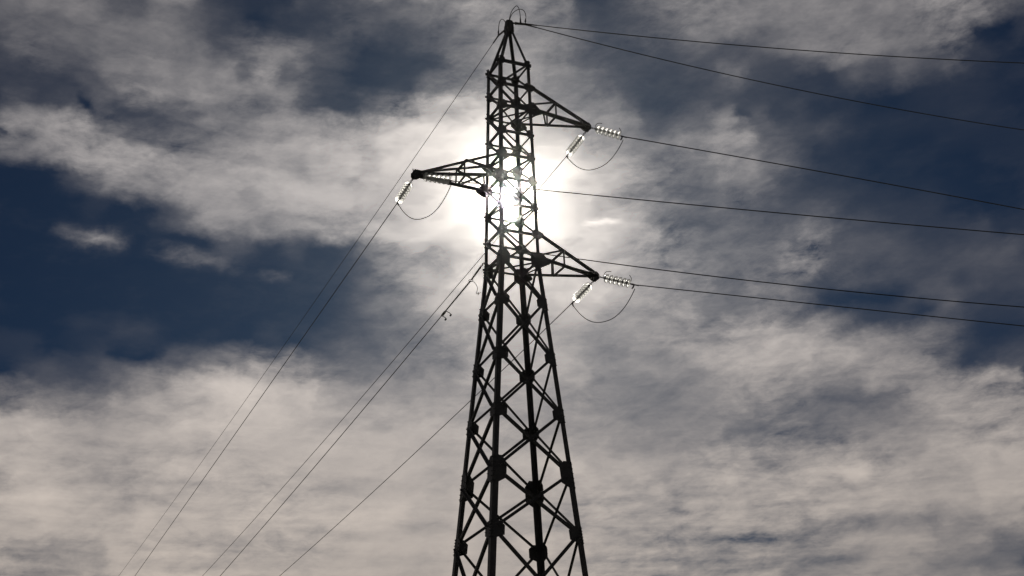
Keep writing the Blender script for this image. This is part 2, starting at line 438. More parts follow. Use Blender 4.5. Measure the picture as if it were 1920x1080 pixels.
def prism(bm, pts, off):
    """extrude a closed polygon (list of Vectors) by the vector off"""
    a = [bm.verts.new(p) for p in pts]
    b = [bm.verts.new(p + off) for p in pts]
    n = len(pts)
    bm.faces.new(a)
    bm.faces.new(b[::-1])
    for i in range(n):
        bm.faces.new((a[i], b[i], b[(i + 1) % n], a[(i + 1) % n]))


def angle_bar(bm, p0, p1, fa, fb, sa, sb, th):
    """an L-section rolled steel angle from p0 to p1, flanges towards fa and fb"""
    ax = (p1 - p0).normalized()
    fa = (fa - ax * fa.dot(ax)).normalized()
    fb = (fb - ax * fb.dot(ax))
    fb = (fb - fa * fb.dot(fa)).normalized()
    prof = [(0, 0), (sa, 0), (sa, th), (th, th), (th, sb), (0, sb)]
    prism(bm, [p0 + fa * x + fb * y for x, y in prof], p1 - p0)


def flat_bar(bm, p0, p1, fa, wdt, fb, th):
    ax = (p1 - p0).normalized()
    fa = (fa - ax * fa.dot(ax)).normalized()
    fb = (fb - ax * fb.dot(ax))
    fb = (fb - fa * fb.dot(fa)).normalized()
    prism(bm, [p0 + fa * x + fb * y for x, y in ((-wdt / 2, 0), (wdt / 2, 0), (wdt / 2, th), (-wdt / 2, th))], p1 - p0)


def tube(bm, pts, r, n=8, r1=None):
    """a tube through the points; radius r (or list)"""
    k = len(pts)
    rings = []
    up = Vector((0, 0, 1))
    for i, p in enumerate(pts):
        tdir = (pts[min(i + 1, k - 1)] - pts[max(i - 1, 0)]).normalized()
        s = tdir.cross(up)
        if s.length < 1e-3:
            s = tdir.cross(Vector((1, 0, 0)))
        s.normalize()
        q = s.cross(tdir).normalized()
        rr = r[i] if isinstance(r, (list, tuple)) else r
        rings.append([bm.verts.new(p + (s * math.cos(2 * math.pi * j / n) + q * math.sin(2 * math.pi * j / n)) * rr) for j in range(n)])
    for i in range(k - 1):
        for j in range(n):
            bm.faces.new((rings[i][j], rings[i][(j + 1) % n], rings[i + 1][(j + 1) % n], rings[i + 1][j]))
    bm.faces.new(rings[0][::-1])
    bm.faces.new(rings[-1])


def lathe(bm, prof, n=28, axis_off=0.0, closed=True):
    """revolve closed profile (x along axis, r) about local X"""
    rings = []
    for x, r in prof:
        rings.append([bm.verts.new((x + axis_off, r * math.cos(2 * math.pi * j / n), r * math.sin(2 * math.pi * j / n))) for j in range(n)])
    m = len(prof)
    for i in range(m if closed else m - 1):
        a, b = rings[i], rings[(i + 1) % m]
        for j in range(n):
            bm.faces.new((a[j], a[(j + 1) % n], b[(j + 1) % n], b[j]))


def hexbolt(bm, p, nrm, r=0.017, h=0.022):
    nrm = nrm.normalized()
    s = nrm.orthogonal().normalized()
    q = nrm.cross(s)
    prism(bm, [p + (s * math.cos(math.pi * i / 3) + q * math.sin(math.pi * i / 3)) * r for i in range(6)], nrm * h)
    r *= 0.55
    prism(bm, [p + nrm * h + (s * math.cos(math.pi * i / 3) + q * math.sin(math.pi * i / 3)) * r for i in range(6)], nrm * h * 0.8)


# ---------------------------------------------------------------- ground
bm = bmesh.new()
bmesh.ops.create_grid(bm, x_segments=40, y_segments=40, size=3000)
gnd = link('ground', bm, mat_ground())
tag(gnd, kind='structure')

# ---------------------------------------------------------------- the tower
TH = R(23.7186)
D1 = Vector((math.cos(TH), math.sin(TH), 0))       # along the cross-arms, to the right
D2 = Vector((-math.sin(TH), math.cos(TH), 0))      # along the line, away from the viewer
UP = Vector((0, 0, 1))
CEN = Vector((0.014, 40.0, 0))
# panel points up the tower, highest first, and the width of the body there
ZL = [26.230, 25.329, 24.486, 23.511, 22.631, 21.752, 20.793, 19.829, 18.911, 17.423, 15.550, 13.698, 11.817, 10.003, 6.9, 3.6, 0.30]
WL = [1.013, 1.035, 1.054, 1.077, 1.098, 1.119, 1.141, 1.164, 1.186, 1.426, 1.728, 2.026, 2.330, 2.622, 3.122, 3.654, 4.187]


def leg_size(z):
    return 0.115 if z > 18.7 else (0.150 if z > 11.7 else 0.185)


def width_at(z):
    for i in range(len(ZL) - 1):
        if z >= ZL[i + 1]:
            f = (ZL[i] - z) / (ZL[i] - ZL[i + 1])
            return WL[i] + (WL[i + 1] - WL[i]) * f
    return WL[-1]


CORN = {'near': (-1, -1), 'right': (1, -1), 'left': (-1, 1), 'far': (1, 1)}


def corner(c, z, grow=True):
    a, b = CORN[c]
    w = width_at(z) + (0.8 * (0.125 if z > 18.7 else 0.15) if grow else 0)
    w += 0.2 * max(0.0, 1 - z / 22.5) ** 0.5 if z > 18 else 0.07 + 0.13 * (1 - z / 19.0)
    return CEN + D1 * (a * w / 2) + D2 * (b * w / 2) + UP * z


tower = empty('transmission_tower', CEN)
tag(tower, 'tall dark steel lattice pylon with three cross-arms standing against the sun', 'pylon')

# corner legs, one rolled angle per leg with thicker sections lower down
for c, (a, b) in CORN.items():
    bm = bmesh.new()
    cuts = [ZL[0], 18.911, 11.817, 0.30]
    for i in range(3):
        zt, zb = cuts[i], cuts[i + 1]
        s = (0.115, 0.150, 0.185)[i]
        angle_bar(bm, corner(c, zb), corner(c, zt + (0.0 if i else 0.05)), D1 * -a, D2 * -b, s, s, 0.012 + 0.002 * i)
    leg = link('corner_leg', bm, M_STEEL, tower)
    # concrete footing
    bm = bmesh.new()
    p = corner(c, 0.3)
    q = [Vector((-.45, -.45, 0)), Vector((.45, -.45, 0)), Vector((.45, .45, 0)), Vector((-.45, .45, 0))]
    prism(bm, [Vector((p.x, p.y, -0.4)) + v for v in q], UP * 0.66)
    link('footing', bm, M_CONC, tower)

FACES = {   # face: corner 1, corner 2, inward normal
    'front': ('near', 'right', D2), 'back': ('left', 'far', -D2),
    'side_left': ('near', 'left', D1), 'side_right': ('right', 'far', -D1)}


def brace(name, pa, pb, inward, size=0.075, depth=0.06, off=0.014, trim=0.06, parent=tower):
    ax = (pb - pa).normalized()
    a = pa + ax * trim + inward * off
    b = pb - ax * trim + inward * off
    side = ax.cross(inward).normalized()
    if side.z < 0:
        side = -side
    bm = bmesh.new()
    dirn = inward if off >= 0 else -inward
    angle_bar(bm, a - side * size / 2, b - side * size / 2, side, dirn, size, depth, 0.008)
    return link(name, bm, M_STEEL, parent)


def inset(c, z, d=0.05):
    """a point on the leg's gauge line"""
    a, b = CORN[c]
    return corner(c, z), a, b


def node(c, z, face):
    """working point of a leg on one face, on the middle of the flange"""
    a, b = CORN[c]
    s = leg_size(z) * 0.5
    p = corner(c, z)
    if face in ('front', 'back'):
        return p - D1 * a * s
    return p - D2 * b * s


for fname, (c1, c2, inn) in FACES.items():
    # rings on the upper body
    for k in range(9):
        z = ZL[k]
        sz = 0.105 if k == 0 else 0.08
        brace('horizontal_strut', node(c1, z, fname), node(c2, z, fname), inn, sz, 0.07, 0.016, -0.13 if fname in ('front', 'back') else 0.02)
    # zigzag on front and back, parallel falls on the sides
    for k in range(8):
        zt, zb = ZL[k], ZL[k + 1]
        if fname == 'front':
            ca, cb = (c2, c1) if k % 2 == 0 else (c1, c2)
        elif fname == 'back':
            ca, cb = (c1, c2) if k % 2 == 0 else (c2, c1)
        elif fname == 'side_left':
            ca, cb = 'left', 'near'
        else:
            ca, cb = 'far', 'right'
        brace('diagonal_brace', node(ca, zt, fname), node(cb, zb, fname), inn, 0.075, 0.06, -0.016, 0.10)
    # crossed diagonals on the tapering lower body
    for k in range(8, len(ZL) - 1):
        zt, zb = ZL[k], ZL[k + 1]
        sz = 0.080 if k < 11 else 0.090
        brace('diagonal_brace', node(c1, zt, fname), node(c2, zb, fname), inn, sz, sz, 0.018, 0.12)
        brace('diagonal_brace', node(c2, zt, fname), node(c1, zb, fname), inn, sz, sz, -0.018, 0.12)

# plan bracing inside the body where the arms join
for k, pairs in ((2, (('near', 'far'), ('left', 'right'))), (5, (('near', 'far'),)), (8, (('near', 'far'), ('left', 'right')))):
    for i, (ca, cb) in enumerate(pairs):
        pa, pb = corner(ca, ZL[k]), corner(cb, ZL[k])
        ax = (pb - pa).normalized()
        bm = bmesh.new()
        angle_bar(bm, pa + ax * 0.12 + UP * (0.06 * i - 0.12), pb - ax * 0.12 + UP * (0.06 * i - 0.12), UP.cross(ax), UP, 0.045, 0.045, 0.006)
        link('plan_brace', bm, M_STEEL, tower)

# gusset plates at the panel points
GH = [0.30, 0.32, 0.36, 0.32, 0.36, 0.38, 0.32, 0.32, 0.56, 0.42, 0.44, 0.46, 0.86, 0.52, 0.5, 0.5, 0.5]
GW = [0.20, 0.24, 0.26, 0.23, 0.24, 0.26, 0.23, 0.23, 0.32, 0.35, 0.36, 0.38, 0.42, 0.42, 0.42, 0.42, 0.42]
for k in range(len(ZL) - 1):
    for c, (a, b) in CORN.items():
        bm = bmesh.new()
        z = ZL[k]
        h, wd = GH[k], GW[k]
        slope = (corner(c, z + 0.5) - corner(c, z - 0.5))
        p = corner(c, z)
        if k >= 8:
            p = p - slope * 0.05
        s = slope.normalized()
        for hd, nout in ((D1 * -a, D2 * b), (D2 * -b, D1 * a)):
            pts = [(0.004, -h / 2), (0.13, -h / 2), (wd, -h * 0.30), (wd, h * 0.24), (wd * 0.62, h / 2), (0.004, h / 2)]
            prism(bm, [p + hd * x + s * y + nout * 0.003 for x, y in pts], nout * 0.010)
            nb = 6 if h > 0.5 else 3
            for i in range(nb):
                hexbolt(bm, p + hd * 0.05 + s * ((i / (nb - 1) - 0.5) * 0.86 * h) + nout * 0.013, nout, 0.018, 0.022)
            for bx, by in ((wd - 0.06, -0.1), (wd - 0.06, 0.12)):
                hexbolt(bm, p + hd * bx + s * (by * h) + nout * 0.013, nout)
        link('gusset_plate', bm, M_STEEL, tower)

# the peak: four legs drawn together under a cap
APEX = Vector((0.069, 40.024, 28.213))
peak = None
ztop = 27.86
for c, (a, b) in CORN.items():
    bm = bmesh.new()
    p0 = corner(c, ZL[0] - 0.10)
    p1 = Vector((APEX.x, APEX.y, ztop)) + D1 * a * 0.088 + D2 * b * 0.088
    angle_bar(bm, p0, p1, D1 * -a, D2 * -b, 0.095, 0.095, 0.011)
    link('peak_leg', bm, M_STEEL, tower)
bm = bmesh.new()
ac = Vector((APEX.x, APEX.y, 0))
for sgn, hd, nd in ((-1, D1, D2), (1, D1, D2), (-1, D2, D1), (1, D2, D1)):
    base = ac + nd * sgn * 0.105
    prism(bm, [base + hd * x + UP * z for x, z in ((-0.145, 27.74), (0.145, 27.74), (0.13, 28.02), (0.07, 28.20), (-0.07, 28.20), (-0.13, 28.02))], nd * sgn * 0.012)
    for x, z in ((-0.08, 27.82), (0.08, 27.82), (-0.08, 27.95), (0.08, 27.95)):
        hexbolt(bm, base + hd * x + UP * z + nd * sgn * 0.012, nd * sgn)
prism(bm, [ac + D1 * x + D2 * y + UP * 28.10 for x, y in ((-0.10, -0.10), (0.10, -0.10), (0.10, 0.10), (-0.10, 0.10))], UP * 0.10)
link('peak_cap', bm, M_STEEL, tower)


def strut(name, pa, pb, size, parent, hint, trim=0.0):
    ax = (pb - pa).normalized()
    bm = bmesh.new()
    s1 = ax.cross(hint).normalized()
    s2 = hint
    angle_bar(bm, pa + ax * trim, pb - ax * trim, s1, s2, size, size * 0.85, 0.007)
    return link(name, bm, M_STEEL, parent)


def cross_arm(side, kt, kb, tip, label):
    """side +1 right, -1 left; kt / kb panel index of top and bottom chords"""
    n_c, f_c = ('right', 'far') if side > 0 else ('near', 'left')
    zt, zb = ZL[kt], ZL[kb]
    out = D1 * side
    arm = bpy.data.objects.new('cross_arm', None)
    arm.empty_display_size = 0.2
    col.objects.link(arm)
    arm.parent = tower
    arm.matrix_parent_inverse = inv_of(tower)
    tag(arm, label)
    for kind in ('low', 'top'):
        for c in (n_c, f_c):
            a, b = CORN[c]
            bm = bmesh.new()
            if kind == 'low':
                p = corner(c, zb) + D2 * b * 0.016
                pl = [(-0.26, -0.08), (-0.24, 0.06), (-0.06, 0.27), (0.08, 0.27), (0.36, -0.01), (0.34, -0.09), (0.10, -0.22), (-0.10, -0.22)]
                bl = ((-0.1, 0.1), (-0.05, -0.13), (0.03, 0.18), (0.12, 0.05), (0.22, 0.0), (0.06, -0.1))
            else:
                p = corner(c, zt) + D2 * b * 0.016
                pl = [(-0.14, -0.14), (0.02, 0.12), (0.16, 0.05), (0.18, -0.04), (0.04, -0.16)]
                bl = ((-0.05, 0.0), (0.03, 0.06), (0.12, 0.0))
            prism(bm, [p + out * x + UP * z for x, z in pl], D2 * b * 0.012)
            for x, z in bl:
                hexbolt(bm, p + out * x + UP * z + D2 * b * 0.012, D2 * b)
            link('arm_plate', bm, M_STEEL, arm)
    tn = tip - D2 * 0.07 - out * 0.05
    tf = tip + D2 * 0.07 - out * 0.05
    pts = {}
    for c, t_, b in ((n_c, tn, -1), (f_c, tf, 1)):
        p_low = corner(c, zb)
        p_top = corner(c, zt)
        pts[c] = (p_top, p_low, t_ + UP * 0.05, t_ - UP * 0.03)
        strut('arm_chord', p_low + D2 * b * 0.002, t_ - UP * 0.03, 0.115 if side > 0 else 0.095, arm, UP)
        strut('arm_chord', p_top + D2 * b * 0.002 + out * 0.03, t_ + UP * 0.05, 0.095, arm, D2 * -b)

    def at(c, top, f):
        a, b_, ta, tb = pts[c]
        return (a.lerp(ta, f) if top else b_.lerp(tb, f))
    m = 0.42
    nu, nl, fu, fl = at(n_c, 1, m), at(n_c, 0, m), at(f_c, 1, m), at(f_c, 0, m)
    for pa, pb, s in ((nu, nl, 0.075), (fu, fl, 0.07), (nu, fu, 0.07), (nl, fl, 0.06),
                      (pts[n_c][1] + UP * 0.16, nu, 0.08), (pts[f_c][1] + UP * 0.16, fu, 0.065),
                      (pts[f_c][1], at(n_c, 0, 0.19), 0.065), (at(n_c, 0, 0.19), at(f_c, 0, 0.40), 0.06)):
        strut('arm_strut', pa, pb, s, arm, UP if abs((pb - pa).normalized().z) < 0.8 else out)
    bm = bmesh.new()
    for b in (-1, 1):
        p = tip + D2 * b * 0.082
        pl = [(-0.24, -0.05), (-0.20, 0.12), (0.02, 0.12), (0.09, 0.04), (0.09, -0.10), (0.02, -0.17), (-0.12, -0.14)]
        prism(bm, [p + out * x + UP * z for x, z in pl], D2 * b * 0.014)
        for x, z in ((-0.16, 0.05), (-0.16, -0.03), (-0.05, 0.07), (-0.05, -0.06), (0.03, -0.02)):
            hexbolt(bm, p + out * x + UP * z + D2 * b * 0.014, D2 * b, 0.02, 0.03)
    prism(bm, [tip + out * x + D2 * y + UP * -0.02 for x, y in ((-0.20, -0.08), (0.08, -0.08), (0.08, 0.08), (-0.20, 0.08))], UP * 0.05)
    for x in (-0.12, -0.03, 0.05):
        hexbolt(bm, tip + out * x + UP * 0.12, UP, 0.02, 0.04)
    link('tip_plate', bm, M_STEEL, arm)
    return arm


TIPS = {'U': Vector((2.737, 41.197, 24.611)), 'M': Vector((-3.063, 38.648, 21.596)), 'L': Vector((2.782, 41.216, 18.988))}
cross_arm(1, 1, 2, TIPS['U'], 'uppermost cross-arm, reaching right')
cross_arm(-1, 4, 5, TIPS['M'], 'the only cross-arm reaching left')
cross_arm(1, 7, 8, TIPS['L'], 'lowest cross-arm, reaching right')

# ---------------------------------------------------------------- wires (parabolas)
BETA = lambda b: Vector((math.cos(R(b)), math.sin(R(b)), 0))
WIRES = {   # start, direction, slope, curvature, measured length, full length
    'Ml': (Vector((-3.718, 40.139, 21.331)), D2, -0.0581, 0.00004, 53, 230),
    'Ul': (Vector((2.053, 42.755, 24.329)), D2, -0.0776, 0.00028, 63, 230),
    'Ll': (Vector((2.051, 42.880, 18.717)), D2, -0.0746, 0.00041, 40, 150),
    'El': (Vector((-0.299, 40.862, 28.198)), D2, -0.0551, 0.00017, 89, 230),
    'Cl': (Vector((-1.390, 41.722, 19.115)), D2, -0.0902, 0.00029, 39, 200),
    'Ur': (Vector((3.960, 41.412, 24.325)), BETA(10), -0.1189, -0.00063, 15, 110),
    'Mr': (Vector((-1.881, 38.648, 21.322)), BETA(0), -0.1376, 0.00059, 18, 110),
    'Lr': (Vector((4.055, 41.216, 18.655)), BETA(0), -0.1382, 0.00013, 12.6, 110),
    'E1': (Vector((0.644, 40.024, 28.090)), BETA(0), -0.1598, 0.0026, 17, 110),
    'E2': (Vector((0.646, 40.147, 28.149)), BETA(12), -0.1966, 0.0036, 19, 110),
    'Cr': (Vector((0.058, 39.233, 19.128)), BETA(0), -0.1831, 0.00241, 16, 110)}


def wire_point(key, s):
    st, dr, a, b, sm, full = WIRES[key]
    if s <= sm:
        z = a * s + b * s * s
    else:
        sl = a + 2 * b * sm
        b2 = max(0.0, -sl) / (2 * 100.0)
        e = s - sm
        z = a * sm + b * sm * sm + sl * e + b2 * e * e
    return st + dr * s + UP * z


def wire(key, name, label, cat, r, material, group, s0=0.0):
    full = WIRES[key][5]
    ss = []
    s = s0
    while s < full:
        ss.append(s)
        s += 0.25 if s < 2 else (0.8 if s < 25 else 3.0)
    ss.append(full)
    bm = bmesh.new()
    tube(bm, [wire_point(key, s) for s in ss], r, 8)
    o = link(name, bm, material, smooth=True)
    tag(o, label, cat, group)
    return o


GL = 'power wires running away to the lower left'
GR = 'power wires running out to the right'
wire('Ml', 'power_wire', 'wire dropping to the lower left from the insulator of the left cross-arm', 'power wire', 0.0145, M_CABLE, GL)
wire('Ul', 'power_wire', 'wire from the top right arm passing behind the tower to the lower left', 'power wire', 0.0145, M_CABLE, GL)
wire('Ll', 'power_wire', 'wire from the lowest right arm crossing behind the tower legs to the lower left', 'power wire', 0.0145, M_CABLE, GL)
wire('El', 'earth_wire', 'thin wire from the tower peak down to the left, outermost of all', 'earth wire', 0.0115, M_CABLE, 'earth wires from the peak')
wire('Ur', 'power_wire', 'wire leaving right from the bright insulator of the top right arm', 'power wire', 0.0185, M_CABLE, GR)
wire('Mr', 'power_wire', 'wire emerging right from behind the tower beside the sun', 'power wire', 0.0175, M_CABLE, GR)
wire('Lr', 'power_wire', 'lowest wire on the right, leaving the bright insulator of the lowest arm', 'power wire', 0.0175, M_CABLE, GR)
wire('E1', 'earth_wire', 'topmost and flattest wire from the tower peak to the right', 'earth wire', 0.0165, M_CABLE, 'earth wires from the peak')
wire('E2', 'earth_wire', 'steeper lower wire of the two leaving the tower peak to the right', 'earth wire', 0.0165, M_CABLE, 'earth wires from the peak')
cl = wire('Cl', 'communication_cable', 'cable with thick end rod tied to the left leg at the waist, running lower left', 'cable', 0.0155, M_SHEATH, 'communication cables tied to the legs')
cr = wire('Cr', 'communication_cable', 'cable running right from the near leg, passing behind the lowest arm', 'cable', 0.0175, M_SHEATH, 'communication cables tied to the legs')

# thick protective rods where the wires end
for key, par_r, ln in (('E1', 0.030, 0.0), ('E2', 0.030, 0.0), ('El', 0.03, 0.0)):
    pass


def dead_end(name, key, start, r, over, parent):
    """tension clamp from an anchor on the tower to where the wire begins"""
    bm = bmesh.new()
    p1 = wire_point(key, 0)
    d = (p1 - start)
    ln = d.length
    dn = d.normalized()
    tube(bm, [start, start + dn * ln * 0.22], r * 0.6, 8)
    tube(bm, [start + dn * ln * 0.18, start + dn * ln * 0.28], r * 1.3, 8)
    pts = [start + dn * ln * 0.25, start + dn * ln * 0.6, p1] + [wire_point(key, over * i / 4) for i in range(1, 5)]
    tube(bm, pts, [r, r, r * 0.95, r * 0.8, r * 0.75, r * 0.7, r * 0.66], 8)
    return link(name, bm, M_IRON, parent)


by = {}
for o in col.objects:
    if o.name.startswith('earth_wire') or o.name.startswith('communication_cable'):
        by[o['label'].split()[0]] = o
dead_end('end_clamp', 'E1', APEX + Vector((0.14, 0.0, -0.06)), 0.032, 0.4, by['topmost'])
dead_end('end_clamp', 'E2', APEX + Vector((0.14, 0.05, -0.06)), 0.032, 0.4, by['steeper'])
dead_end('end_clamp', 'El', APEX + D2 * 0.14 - UP * 0.20, 0.034, 0.5, by['thin'])

# ---------------------------------------------------------------- communication cable hardware
anchor = corner('left', 19.18) - D1 * 0.02
p1 = wire_point('Cl', 0)
dv = (p1 - anchor).normalized()
bm = bmesh.new()
ln = (p1 - anchor).length
# shackles and thimble at the leg, then the armour rod
for i in range(3):
    c = anchor + dv * (0.06 + 0.09 * i)
    ring = [c + dv * 0.045 * math.cos(t * math.pi / 5) + (UP if i % 2 else D1) * 0.032 * math.sin(t * math.pi / 5) for t in range(11)]
    tube(bm, ring, 0.011, 6)
tube(bm, [anchor + dv * 0.30, anchor + dv * 0.36, p1 - dv * 0.18, p1 - dv * 0.10], [0.020, 0.034, 0.030, 0.018], 8)
c = p1 - dv * 0.05
tube(bm, [c + dv * 0.09 * math.cos(t * math.pi / 6) + UP.cross(dv).normalized() * 0.07 * math.sin(t * math.pi / 6) for t in range(13)], 0.011, 6)
link('end_clamp', bm, M_IRON, cl)
bm = bmesh.new()
tube(bm, [wire_point('Cl', s) for s in (0.0, 0.5, 1.2, 1.9, 2.3, 2.35)], [0.026, 0.026, 0.025, 0.023, 0.022, 0.016], 8)
link('armour_rod', bm, M_SHEATH, cl)
bm = bmesh.new()
leg_p = corner('left', 18.15) - D1 * 0.02
tail = [p1 + UP * 0.0, p1 + D1 * 0.14 - UP * 0.02, p1 + D1 * 0.26 - UP * 0.22, p1.lerp(leg_p, 0.55) - UP * 0.22, p1.lerp(leg_p, 0.8) - UP * 0.12, leg_p]


def smooth_path(ctrl, n=8):
    out = []
    k = len(ctrl)
    for i in range(k - 1):
        p0, p1_, p2, p3 = ctrl[max(i - 1, 0)], ctrl[i], ctrl[i + 1], ctrl[min(i + 2, k - 1)]
        for j in range(n):
            t = j / n
            out.append(0.5 * ((2 * p1_) + (p2 - p0) * t + (2 * p0 - 5 * p1_ + 4 * p2 - p3) * t * t + (3 * p1_ - p0 - 3 * p2 + p3) * t ** 3))
    out.append(ctrl[-1])
    return out


tube(bm, smooth_path(tail), 0.010, 6)
tube(bm, [leg_p - D1 * 0.10 - UP * 0.01, leg_p - D1 * 0.10 - UP * 0.10], 0.018, 6)
link('lead_down', bm, M_SHEATH, cl)

# right cable fitting on the near leg
anc = corner('near', 19.25) - D2 * 0.02
bm = bmesh.new()
p1 = wire_point('Cr', 0)
dv = (p1 - anc).normalized()
for i in range(2):
    c = anc + dv * (0.05 + 0.09 * i)
    tube(bm, [c + dv * 0.045 * math.cos(t * math.pi / 5) + (UP if i % 2 else D2) * 0.032 * math.sin(t * math.pi / 5) for t in range(11)], 0.010, 6)
tube(bm, [anc + dv * 0.17, anc + dv * 0.24, p1, wire_point('Cr', 0.5), wire_point('Cr', 1.2)], [0.016, 0.030, 0.028, 0.026, 0.018], 8)
link('end_clamp', bm, M_IRON, cr)

# vibration damper clipped on the left cable
DS = 2.55
pd = wire_point('Cl', DS)
dn = (wire_point('Cl', DS + 0.3) - wire_point('Cl', DS - 0.3)).normalized()
vd = empty('vibration_damper', pd)
tag(vd, 'small dark vibration damper clipped on the cable left of the tower waist', 'damper')
sdv = (Vector((0.85, 0.0, 0.0)) - UP * 0.25 - dn * dn.dot(Vector((0.85, 0.0, 0.0)) - UP * 0.25)).normalized()
nrm = dn.cross(sdv).normalized()
bm = bmesh.new()
prism(bm, [pd + dn * x + sdv * z - nrm * 0.022 for x, z in ((-0.13, -0.035), (0.13, -0.035), (0.13, 0.045), (-0.13, 0.045))], nrm * 0.044)
link('clamp', bm, M_IRON, vd)
for s_, ln_ in ((-1, 0.24), (1, 0.20)):
    bm = bmesh.new()
    q = pd + dn * s_ * 0.20
    path = smooth_path([q - sdv * 0.03, q + sdv * ln_ * 0.55, q + sdv * ln_ + dn * 0.05, q + sdv * (ln_ - 0.02) + dn * 0.13], 5)
    tube(bm, path, 0.014, 6)
    c = q + sdv * ln_ + dn * 0.10
    tube(bm, [c - dn * 0.06, c - dn * 0.03, c + dn * 0.04, c + dn * 0.07], [0.016, 0.034, 0.032, 0.016], 8)
    link('weight', bm, M_IRON, vd)

# ---------------------------------------------------------------- insulators
GLASS = [(-0.050, 0.045), (-0.045, 0.080), (-0.022, 0.118), (0.015, 0.143), (0.050, 0.152), (0.078, 0.150), (0.092, 0.140), (0.082, 0.129),
         (0.050, 0.110), (0.074, 0.090), (0.060, 0.075), (0.020, 0.050)]
bm = bmesh.new()
lathe(bm, GLASS, 32, closed=False)
bmesh.ops.recalc_face_normals(bm, faces=bm.faces)
ME_DISC = bpy.data.meshes.new('glass_disc')
bm.to_mesh(ME_DISC)
bm.free()
ME_DISC.materials.append(M_GLASS)
for p in ME_DISC.polygons:
    p.use_smooth = True
bm = bmesh.new()
tube(bm, [Vector((x, 0, 0)) for x in (-0.062, -0.058, -0.03, -0.004, 0.0, 0.03)], [0.020, 0.036, 0.044, 0.050, 0.050, 0.045], 14)
tube(bm, [Vector((0.03, 0, 0)), Vector((0.09, 0, 0))], 0.014, 8)
bmesh.ops.recalc_face_normals(bm, faces=bm.faces)
ME_CAP = bpy.data.meshes.new('metal_cap')
bm.to_mesh(ME_CAP)
bm.free()
ME_CAP.materials.append(M_IRON)
for p in ME_CAP.polygons:
    p.use_smooth = True


def insulator(start, end, first, ndisc, pitch, horns, label):
    """string of discs from the arm tip to the wire clamp; local +X runs along the string"""
    d = end - start
    ln = d.length
    x = d.normalized()
    y = UP.cross(x).normalized()
    z = x.cross(y)
    root = empty('insulator_string', start)
    rot = Matrix((x, y, z)).transposed().to_4x4()
    root.matrix_basis = Matrix.Translation(start) @ rot
    tag(root, label, 'insulator', 'strings of glass insulators on the arm tips')
    for k in range(ndisc):
        o = bpy.data.objects.new('glass_disc', ME_DISC)
        o.location = (first + 0.06 + k * pitch, 0, 0)
        o.parent = root
        col.objects.link(o)
        c = bpy.data.objects.new('metal_cap', ME_CAP)
        c.parent = o
        col.objects.link(c)
    last = first + 0.06 + (ndisc - 1) * pitch + 0.08

    def local(name, bm, material):
        bmesh.ops.recalc_face_normals(bm, faces=bm.faces)
        me = bpy.data.meshes.new(name)
        bm.to_mesh(me)
        bm.free()
        me.materials.append(material)
        o = bpy.data.objects.new(name, me)
        o.parent = root
        col.objects.link(o)
        return o
    V = Vector
    bm = bmesh.new()
    q = 0.02
    n = max(1, round((first - 0.02) / 0.085))
    st = (first - 0.0) / n
    for i in range(n):
        c = V((st * (i + 0.5), 0, 0))
        pl = V((0, 1, 0)) if i % 2 else V((0, 0, 1))
        tube(bm, [c + V((1, 0, 0)) * st * 0.62 * math.cos(t * math.pi / 6) + pl * 0.030 * math.sin(t * math.pi / 6) for t in range(13)], 0.0095, 6)
    local('shackle', bm, M_IRON)
    bm = bmesh.new()
    tube(bm, [V((last - 0.02, 0, 0)), V((last + 0.04, 0, 0)), V((last + 0.06, 0, 0)), V((ln - 0.05, 0, 0)), V((ln, 0, 0)), V((ln + 0.14, 0, 0.0))],
         [0.016, 0.018, 0.030, 0.030, 0.024, 0.019], 8)
    # lug that takes the jumper
    tube(bm, [V((ln - 0.02, 0, 0.0)), V((ln - 0.03, 0, -0.10)), V((ln - 0.06, 0, -0.16))], [0.024, 0.026, 0.020], 8)
    local('tension_clamp', bm, M_IRON)
    if horns:
        for xa, sgn in ((first - 0.02, 1), (last + 0.02, -1)):
            bm = bmesh.new()
            path = [V((xa, 0, -0.03)), V((xa, 0, 0.06)), V((xa + 0.012 * sgn, 0, 0.17)), V((xa + 0.05 * sgn, 0, 0.235)), V((xa + 0.13 * sgn, 0, 0.27)), V((xa + 0.21 * sgn, 0, 0.285))]
            if sgn < 0:
                path = [V((xa, 0, -0.03)), V((xa, 0, 0.06)), V((xa + 0.01, 0, 0.14)), V((xa - 0.005, 0, 0.20)), V((xa - 0.05, 0, 0.26)), V((xa - 0.09, 0, 0.30))]
            tube(bm, smooth_path(path, 5), 0.011, 6)
            local('arcing_horn', bm, M_IRON)
    return root


T = TIPS
ins = [
    ('U', 'Ur', T['U'] + D1 * 0.06, 0.22, 6, 0.146, True, 'insulator string lit bright white, pulling right from the top right arm tip'),
    ('U', 'Ul', T['U'] + D2 * 0.12 - UP * 0.10, 0.36, 7, 0.146, False, 'see-through insulator string slanting down left from the top right arm tip'),
    ('M', 'Mr', T['M'] - D1 * 0.0 + Vector((0.06, 0.0, -0.06)), 0.22, 6, 0.146, True, 'ringed insulator string lying close along the underside of the left cross-arm'),
    ('M', 'Ml', T['M'] + D2 * 0.12 - UP * 0.10, 0.34, 7, 0.146, False, 'insulator string slanting down left from the tip of the left cross-arm'),
    ('L', 'Lr', T['L'] + D1 * 0.06, 0.22, 6, 0.146, True, 'insulator string lit bright white, pulling right from the lowest arm tip'),
    ('L', 'Ll', T['L'] + D2 * 0.12 - UP * 0.10, 0.36, 7, 0.146, False, 'sparkling insulator string slanting down left from the lowest arm tip')]
for k, wkey, st, first, nd, pitch, horns, label in ins:
    insulator(st, wire_point(wkey, 0), first, nd, pitch, horns, label)

